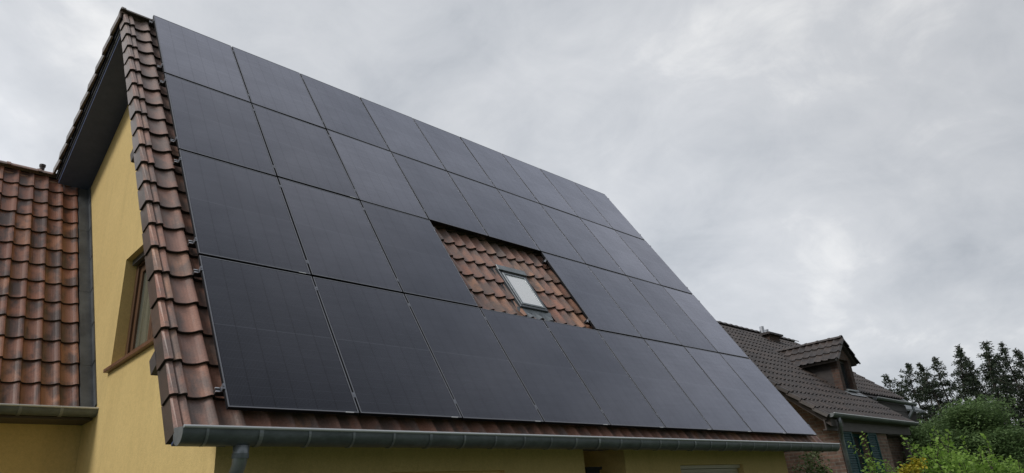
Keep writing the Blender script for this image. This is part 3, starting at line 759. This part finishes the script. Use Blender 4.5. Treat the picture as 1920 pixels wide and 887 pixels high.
# gutters and pipes
gg = MB(); tr_ = gutter(gg, (13.06, EY-.05, EZ-.01), (NX1+.05, EY-.05, EZ-.05), r=.07, wall=.01); gg = gg.build('gutter', M_zinc, nb); gutter_trim(tr_, gg)
dd = MB(); dd.tube([(13.42, EY-.05, EZ-.07), (13.42, EY-.05, EZ-.20), (13.46, EY-.03, EZ-.27), (13.74, NWY-.10, EZ-.42), (13.80, NWY-.07, EZ-.52), (13.80, NWY-.06, .1)], .042, 12)
dd.build('downpipe', M_zincl, nb, smooth=True)
G2Y = 1.86
gg = MB(); tr_ = gutter(gg, (19.3, G2Y, 3.99), (NX2+.25, G2Y, 3.96), r=.065, wall=.01); gutter_trim(tr_, gg.build('gutter', M_zinc, nb))
dd = MB(); dd.tube([(NX2+.0, G2Y, 3.90), (NX2, G2Y, 3.80), (NX2-.06, G2Y+.12, 3.62), (NX2-.1, G2Y+.2, 3.5), (NX2-.1, G2Y+.2, .1)], .045, 12); dd.build('downpipe', M_zincl, nb, smooth=True)
mb = MB(); mb.box((NX1+.02, 2.02, 3.0), (NX2-.2, 2.1, 4.03)); 
for k in range(4): mb.box((NX1+.02, 2.0-.004*0, 3.05+k*.22), (NX2-.2, 2.02, 3.25+k*.22))
mb.build('cladding', M_clad, nb)
# dormer
DX0, DX1, DY, DZB, DZE, DZA = 17.24, 18.22, 1.9, 3.95, 4.95, 5.53; DXC = (DX0+DX1)/2
dm = MB()
dm.prism([(DX0, DY, DZB), (DX0, DY, DZE+.02), (DXC, DY, DZA-.16), (DX1, DY, DZE+.02), (DX1, DY, 4.93), (DX0+.78, DY, 4.93), (DX0+.2, DY, 4.93), (DX0+.2, DY, DZB)], (0, .2, 0))
dm.box((DX1-.2, DY, DZB), (DX1, DY+.2, 4.93))
dm.box((DX0+.2, DY, DZB), (DX1-.2, DY+.2, 4.10))
dmo = dm.build('dormer', M_brickd, nb)
def dzroof(y): return EZ+(y-EY)*math.tan(NP)-.1
for xx in (DX0, DX1-.06):
    c = MB(); yb = EY+(DZE-EZ)/math.tan(NP)
    c.prism([(xx, DY+.2, dzroof(DY+.2)), (xx, yb, DZE-.08), (xx, yb, DZE+.02), (xx, DY+.2, DZE+.02)], (.06, 0, 0)); c.build('cheek', M_clad, dmo)
c = MB(); c.box((DX0+.2, DY+.10, 4.10), (DX0+.26, DY+.15, 4.93)); c.box((DX1-.26, DY+.10, 4.10), (DX1-.2, DY+.15, 4.93)); c.box((DX0+.26, DY+.10, 4.10), (DX1-.26, DY+.15, 4.17)); c.box((DX0+.26, DY+.10, 4.86), (DX1-.26, DY+.15, 4.93))
c.box((DX0+.20, DY+.13, 4.17), (DX1-.20, DY+.14, 4.86), mi=1); c.box((DX0+.1, DY+.19, 4.05), (DX1-.1, DY+.198, 4.95), mi=1); c.build('window', [M_clad, M_glass], dmo)
c = MB(); c.box((DX0+.15, DY-.08, 4.06), (DX1-.15, DY+.10, 4.099)); c.add([(DX0-.05, DY-.02, 4.05), (DX1+.05, DY-.02, 4.05), (DX1+.08, DY-.20, 3.91), (DX0-.08, DY-.20, 3.91)], [(0, 1, 2, 3)]); c.build('lead_apron', M_zincl, dmo)
half = (DX1-DX0)/2+.26; th = math.atan2(DZA-(DZE-.08), half); sl_ = half/math.cos(th)
yend = 3.95
def DLs(sgn):
    def f(u, v, w_):   # u along +y from the front, v up the slope
        x = DXC+sgn*(half-v*math.cos(th)+w_*math.sin(th)); z = (DZE-.08)+v*math.sin(th)+w_*math.cos(th)
        return Vector((x, DY-.10+u, z))
    return f
mb = MB()
for sgn in (-1, 1):
    f_ = DLs(sgn)
    tile_field(mb, f_, 11, 3, .198, sl_/3, 0, -.02, -.0, A=.03, lip=.03, nu=5)
    verge(mb, f_, 3, sl_/3, 0.005, -.02, .02, drop=.07)
mb.build('dormer_roof', [M_tile2, M_edge2], dmo)
mb = MB()
for sgn in (-1, 1):
    f_ = DLs(sgn); mb.box((.03, .0, -.075), (2.15, sl_-.02, -.012), fn=f_)
mb.build('dormer_fascia', M_greywood, dmo)
mb = MB(); ridge_caps(mb, Vector((DXC, DY-.13, DZA-.025)), (0, 1, 0), 7, .335, .095); mb.build('dormer_ridge', M_tile2, dmo)
# chimney
ch = MB(); ch.box((19.30, 4.55, 5.8), (20.02, 5.1, 6.47)); cho = ch.build('chimney', M_brickd, nb)
c = MB(); c.box((19.20, 4.45, 6.471), (20.14, 5.2, 6.53)); c.box((19.28, 4.52, 6.53), (20.06, 5.12, 6.565)); c.build('cap_slab', M_clad, cho)
c = MB(); c.tube([(19.42, 4.8, 6.56), (19.42, 4.8, 6.80)], .075, 12); c.build('flue', M_alu, cho)
c = MB(); c.tube([(19.75, 4.8, 6.56), (19.75, 4.8, 6.70), (19.75, 4.8, 6.701), (19.75, 4.8, 6.74)], [.045, .045, .065, .065], 12); c.build('flue', M_alu, cho)

# distant shed with a pale ribbed roof, just beyond the brick house
sh = empty('garden_shed', (43.5, 9.5, 0), 'distant shed with pale grey ribbed roof behind the brick house', 'shed')
mb = MB(); mb.box((41.5, 8.2, 0), (44.6, 10.5, 5.7)); mb.build('wall', M_clad, sh)
mb = MB()
for k in range(16):
    x = 41.3+k*.22; mb.box((x, 0, 0), (x+.19, 1, .06), fn=lambda a, b_, c_: Vector((a, 7.8+b_*1.7, 5.55+b_*1.55+c_)))
mb.box((41.3, 0, -.05), (44.8, 1, -.001), fn=lambda a, b_, c_: Vector((a, 7.8+b_*1.7, 5.55+b_*1.55+c_)))
mb.build('roof', M_zincl, sh)

# ================================================================== VEGETATION
def fast_mesh(name, V, F, m, root=None):
    me = bpy.data.meshes.new(name); V = np.asarray(V, dtype=np.float32); 
    n = len(F); k = F.shape[1]
    me.vertices.add(len(V)); me.vertices.foreach_set('co', V.ravel())
    me.loops.add(n*k); me.loops.foreach_set('vertex_index', F.ravel().astype(np.int32))
    me.polygons.add(n); me.polygons.foreach_set('loop_start', np.arange(0, n*k, k, dtype=np.int32))
    me.update(calc_edges=True); me.materials.append(m)
    o = bpy.data.objects.new(name, me); sc.collection.objects.link(o)
    if root: o.parent = root
    return o
rng = np.random.default_rng(5)
def leaves(pts, size, asp=.5, up=.4, fold=.15, hang=0.0, rs=None):
    """pointed leaf = 4-vertex kite per point"""
    n = len(pts); a = rng.normal(size=(n, 3)); a[:, 2] -= hang; a /= np.linalg.norm(a, axis=1)[:, None]
    b = rng.normal(size=(n, 3)); b[:, 2] += up*0; 
    nrm = rng.normal(size=(n, 3)); nrm[:, 2] += up*3; nrm /= np.linalg.norm(nrm, axis=1)[:, None]
    a -= nrm*(a*nrm).sum(1)[:, None]; a /= np.linalg.norm(a, axis=1)[:, None]; b = np.cross(nrm, a)
    s_ = size*rng.uniform(.65, 1.25, n)[:, None]
    P0 = pts; P2 = pts+a*s_; P1 = pts+a*s_*.45+b*s_*asp*.5+nrm*s_*fold; P3 = pts+a*s_*.45-b*s_*asp*.5+nrm*s_*fold
    V = np.stack([P0, P1, P2, P3], 1).reshape(-1, 3); F = np.arange(4*n).reshape(n, 4)
    return V, F
# --- conifers
def conifer(seed, H, lean, bare, spread):
    global rng
    rng = np.random.default_rng(seed); rd = random.Random(seed)
    root = bpy.data.objects.new('conifer', None); sc.collection.objects.link(root)
    mb = MB(); path = [Vector((lean*(z/H)**1.5*1.2+.10*math.sin(z*.9+seed), .1*math.cos(z*.7+seed), z)) for z in np.linspace(0, H, 12)]
    mb.tube(path, [max(.02, .17*(1-k/11.5)) for k in range(12)], 7)
    def at(z):
        t = z/H*11; i = min(int(t), 10); return path[i].lerp(path[i+1], t-i)
    pts = []; z = H*bare
    while z < H*.995:
        f = (z-H*bare)/(H*(1-bare)); L_ = spread*(1-f)**.85*rd.uniform(.4, 1.15)+.10
        if f < .25: L_ *= .55+f*1.8
        for _ in range(rd.choice([2, 3, 3, 4])):
            a = rd.uniform(0, 6.283); c = at(z); d = Vector((math.cos(a), math.sin(a), rd.uniform(-.25, .25))); 
            end = c+d*L_; m_ = c+d*L_*.5+Vector((0, 0, .05*L_)); end += Vector((0, 0, -.16*L_+.12*(f > .8)))
            mb.tube([c, m_, end], [.028, .018, .006], 4, False)
            k = int(66*L_)+12
            for q in range(k):
                t = rd.uniform(.18, 1.05); p = c.lerp(m_, t*2) if t < .5 else m_.lerp(end, t*2-1)
                w_ = .20*L_*(1.1-t*.6)+.03
                pts.append(p+Vector((rd.gauss(0, w_*.7), rd.gauss(0, w_*.7), rd.gauss(-.05, .07))))
        z += rd.uniform(.14, .42)
    me = bpy.data.meshes.new('trunk'); me.from_pydata([tuple(p) for p in mb.v], [], mb.f); me.materials.append(M_bark)
    t = bpy.data.objects.new('trunk', me); sc.collection.objects.link(t); t.parent = root
    P = np.array([tuple(p) for p in pts]); V, F = leaves(P, .19, .34, .1, .1, .3); fast_mesh('crown', V, F, M_needle, root)
    return root
protos = [conifer(11, 10.5, .4, .22, 2.5), conifer(12, 10.8, -.3, .28, 2.2), conifer(13, 10, .2, .10, 2.8), conifer(14, 10.4, .1, .32, 2.0)]
used = set()
# (pixel x of the tip, pixel y of the tip, distance, prototype)
rows = [(1657, 702, 58, 2), (1684, 712, 63, 0), (1706, 679, 56, 2), (1737, 676, 60, 0), (1756, 668, 62, 2), (1778, 656, 57, 0), (1799, 648, 62, 1), (1829, 640, 55, 0),
        (1848, 655, 62, 3), (1866, 662, 66, 2), (1884, 642, 57, 1), (1905, 652, 60, 3), (1922, 650, 56, 0), (1945, 648, 60, 1), (1975, 655, 58, 2), (2010, 645, 60, 0), (1812, 668, 70, 2), (1722, 686, 70, 2)]
desc = ['dark bushy conifer just right of the brick house roof, leftmost of the far row', 'slim dark conifer in the gap between the two leftmost bushy conifers', 'dark conifer with broad low crown, tip above the pale shed roof',
        'conifer with feathery tip, first of the taller trees right of the shed', 'thin conifer left of the twin dense tops in the far row', 'left one of two dense conifer tops near the middle of the far row', 'right one of two dense conifer tops near the middle of the far row',
        'tallest conifer of the far row, long bare leaning trunk and pointed tip', 'sparse conifer directly right of the tallest pointed one', 'short dense conifer filling the dip between two tall tops', 'tall conifer with wide ragged top near the right picture edge',
        'conifer with narrow ragged top at the right picture edge', 'conifer cut by the right picture edge', 'conifer standing just outside the right picture edge', 'second conifer beyond the right picture edge', 'third conifer beyond the right picture edge',
        'low distant conifer behind the tallest pointed one', 'low distant conifer behind the feathery one right of the shed']
for (px, py, d, k), ds in zip(rows, desc):
    if px > 1950: continue
    r = ray(px, py); r = r/math.hypot(r[0], r[1]); tip = CAMV+r*d; base = Vector((tip.x, tip.y, 0)); H0 = [10.5, 10.8, 10, 10.4][k]
    if k in used:
        src = protos[k]; o = src.copy(); sc.collection.objects.link(o)
        for ch_ in src.children:
            c = ch_.copy(); sc.collection.objects.link(c); c.parent = o
    else: o = protos[k]; used.add(k)
    o.location = base; o.rotation_euler = (0, 0, random.uniform(0, 6.28)); s_ = tip.z/H0; o.scale = (1.05, 1.05, s_)
    tag(o, ds, 'tree', 'tall conifers in a far row')

def bush(name, base, rad, h, nclump, nleaf, lsize, m, label, cat, asp=.5, flat=.35, seed=1, crown0=.15, sprig=0, group=None, up=.5, clump=.45, trunk=True):
    global rng
    rng = np.random.default_rng(seed); rd = random.Random(seed)
    root = bpy.data.objects.new(name, None); sc.collection.objects.link(root); root.location = base
    tag(root, label, cat, group)
    mb = MB(); cl = []
    for k in range(nclump):
        a = rd.uniform(0, 6.283); rr = math.sqrt(rd.random())*1.0; ph = rd.random()
        x, y = math.cos(a)*rr*rad[0], math.sin(a)*rr*rad[1]; zt = h*(1-.55*rr**2.2)*rd.uniform(.88, 1.0)
        zc = h*crown0+(zt-h*crown0)*(ph**.45); cl.append((x, y, zc, clump*rd.uniform(.6, 1.3)))
        if k % 3 == 0:
            mb.tube([(0+x*.05, y*.05, 0), (x*.4, y*.4, zc*.5), (x*.8, y*.8, zc*.85), (x, y, zc)], [.045*h/3, .03*h/3, .016*h/3, .005], 5, False)
    pts = []
    per = nleaf//nclump
    for (x, y, z, r_) in cl:
        g = rng.normal(size=(per, 3)); g /= np.linalg.norm(g, axis=1)[:, None]; g *= (rng.random(per)**.4)[:, None]*r_; g[:, 2] *= flat/.5
        pts.append(g+np.array([x, y, z]))
    P = np.concatenate(pts)
    for k in range(sprig):      # upright shoots with paired leaves standing out of the outline
        x, y, z, r_ = cl[rd.randrange(len(cl))]; rr = math.hypot(x/rad[0], y/rad[1]); zt = h*(1-.55*min(rr, 1)**2.2)
        ln = rd.uniform(.15, .42); dx, dy = rd.gauss(0, .12), rd.gauss(0, .12)
        p0 = Vector((x, y, zt-.15)); p1 = Vector((x+dx, y+dy, zt+ln*.75)); mb.tube([p0, p1], [.008, .003], 4, False)
        q = [tuple(p0.lerp(p1, t)+Vector((rd.gauss(0, .015), rd.gauss(0, .015), 0))) for t in np.linspace(.1, 1, 12) for _ in (0, 1)]
        P = np.concatenate([P, np.array(q)])
    me = bpy.data.meshes.new('branches'); me.from_pydata([tuple(p) for p in mb.v], [], mb.f); me.materials.append(M_bark)
    t = bpy.data.objects.new('branches' if not trunk else 'trunk', me); sc.collection.objects.link(t); t.parent = root
    V, F = leaves(P, lsize, asp, up, .12); fast_mesh('foliage' if not trunk else 'crown', V, F, m, root)
    return root
def place(px, py, d):
    r = ray(px, py); r = r/math.hypot(r[0], r[1]); return CAMV+r*d
# dark rounded tree behind the bright shrub
p = place(1785, 744, 25); bush('round_tree', (p.x, p.y, 0), (1.95, 1.95), p.z+.15, 240, 60000, .10, M_maple, 'dark green rounded tree between the brick house and the far conifers', 'tree', flat=.22, seed=21, crown0=.12, clump=.62, up=.9)
p = place(1905, 800, 30); bush('broad_shrub', (p.x, p.y, 0), (3.2, 3.2), p.z, 160, 14000, .2, M_midgreen, 'dull green mass of foliage at the right picture edge under the conifers', 'shrub', flat=.3, seed=22, crown0=.05, clump=.7, trunk=False)
p = place(1690, 792, 33); bush('broad_shrub', (p.x, p.y, 0), (3.0, 3.0), p.z, 140, 10000, .2, M_maple, 'dark shrub seen between the porch gutter and the rounded tree', 'shrub', flat=.3, seed=23, crown0=.05, clump=.7, trunk=False)
# bright leafy shrub in front
p = place(1785, 832, 12); bush('leafy_shrub', (p.x, p.y, 0), (1.35, 1.1), p.z, 230, 26000, .066, M_bright, 'bright green leafy shrub with upright shoots, in front of the rounded tree', 'shrub', flat=.4, seed=24, crown0=.25, sprig=46, asp=.6, clump=.27, trunk=False)
p = place(1668, 868, 11.2); bush('leafy_shrub', (p.x, p.y, 0), (.42, .42), p.z-.03, 60, 5600, .062, M_bright, 'smaller bright green shrub in front of the teal shutters', 'shrub', flat=.4, seed=25, crown0=.25, sprig=8, asp=.6, clump=.24, trunk=False)
p = place(1708, 870, 9.0); bush('flowering_shrub', (p.x, p.y, 0), (.36, .30), p.z+.20, 60, 7000, .045, M_yellow, 'low yellow flowering shrub at the bottom edge before the bright shrub', 'shrub', flat=.4, seed=26, crown0=.4, asp=.7, clump=.10, trunk=False, sprig=0)
p = place(1648, 872, 10.0); bush('leafy_shrub', (p.x, p.y, 0), (.32, .32), p.z+.16, 18, 1500, .06, M_bright, 'little green shrub with few shoots under the first teal shutter', 'shrub', flat=.4, seed=29, crown0=.4, asp=.45, clump=.2, trunk=False, sprig=8)
p = place(1524, 872, 16.0); bush('hedge_shrub', (p.x, p.y, 0), (.85, .7), p.z+.28, 90, 8000, .075, M_ivy, 'variegated evergreen shrub between the two houses, before the brick wall', 'shrub', flat=.45, seed=27, crown0=.2, asp=.6, clump=.25, trunk=False)
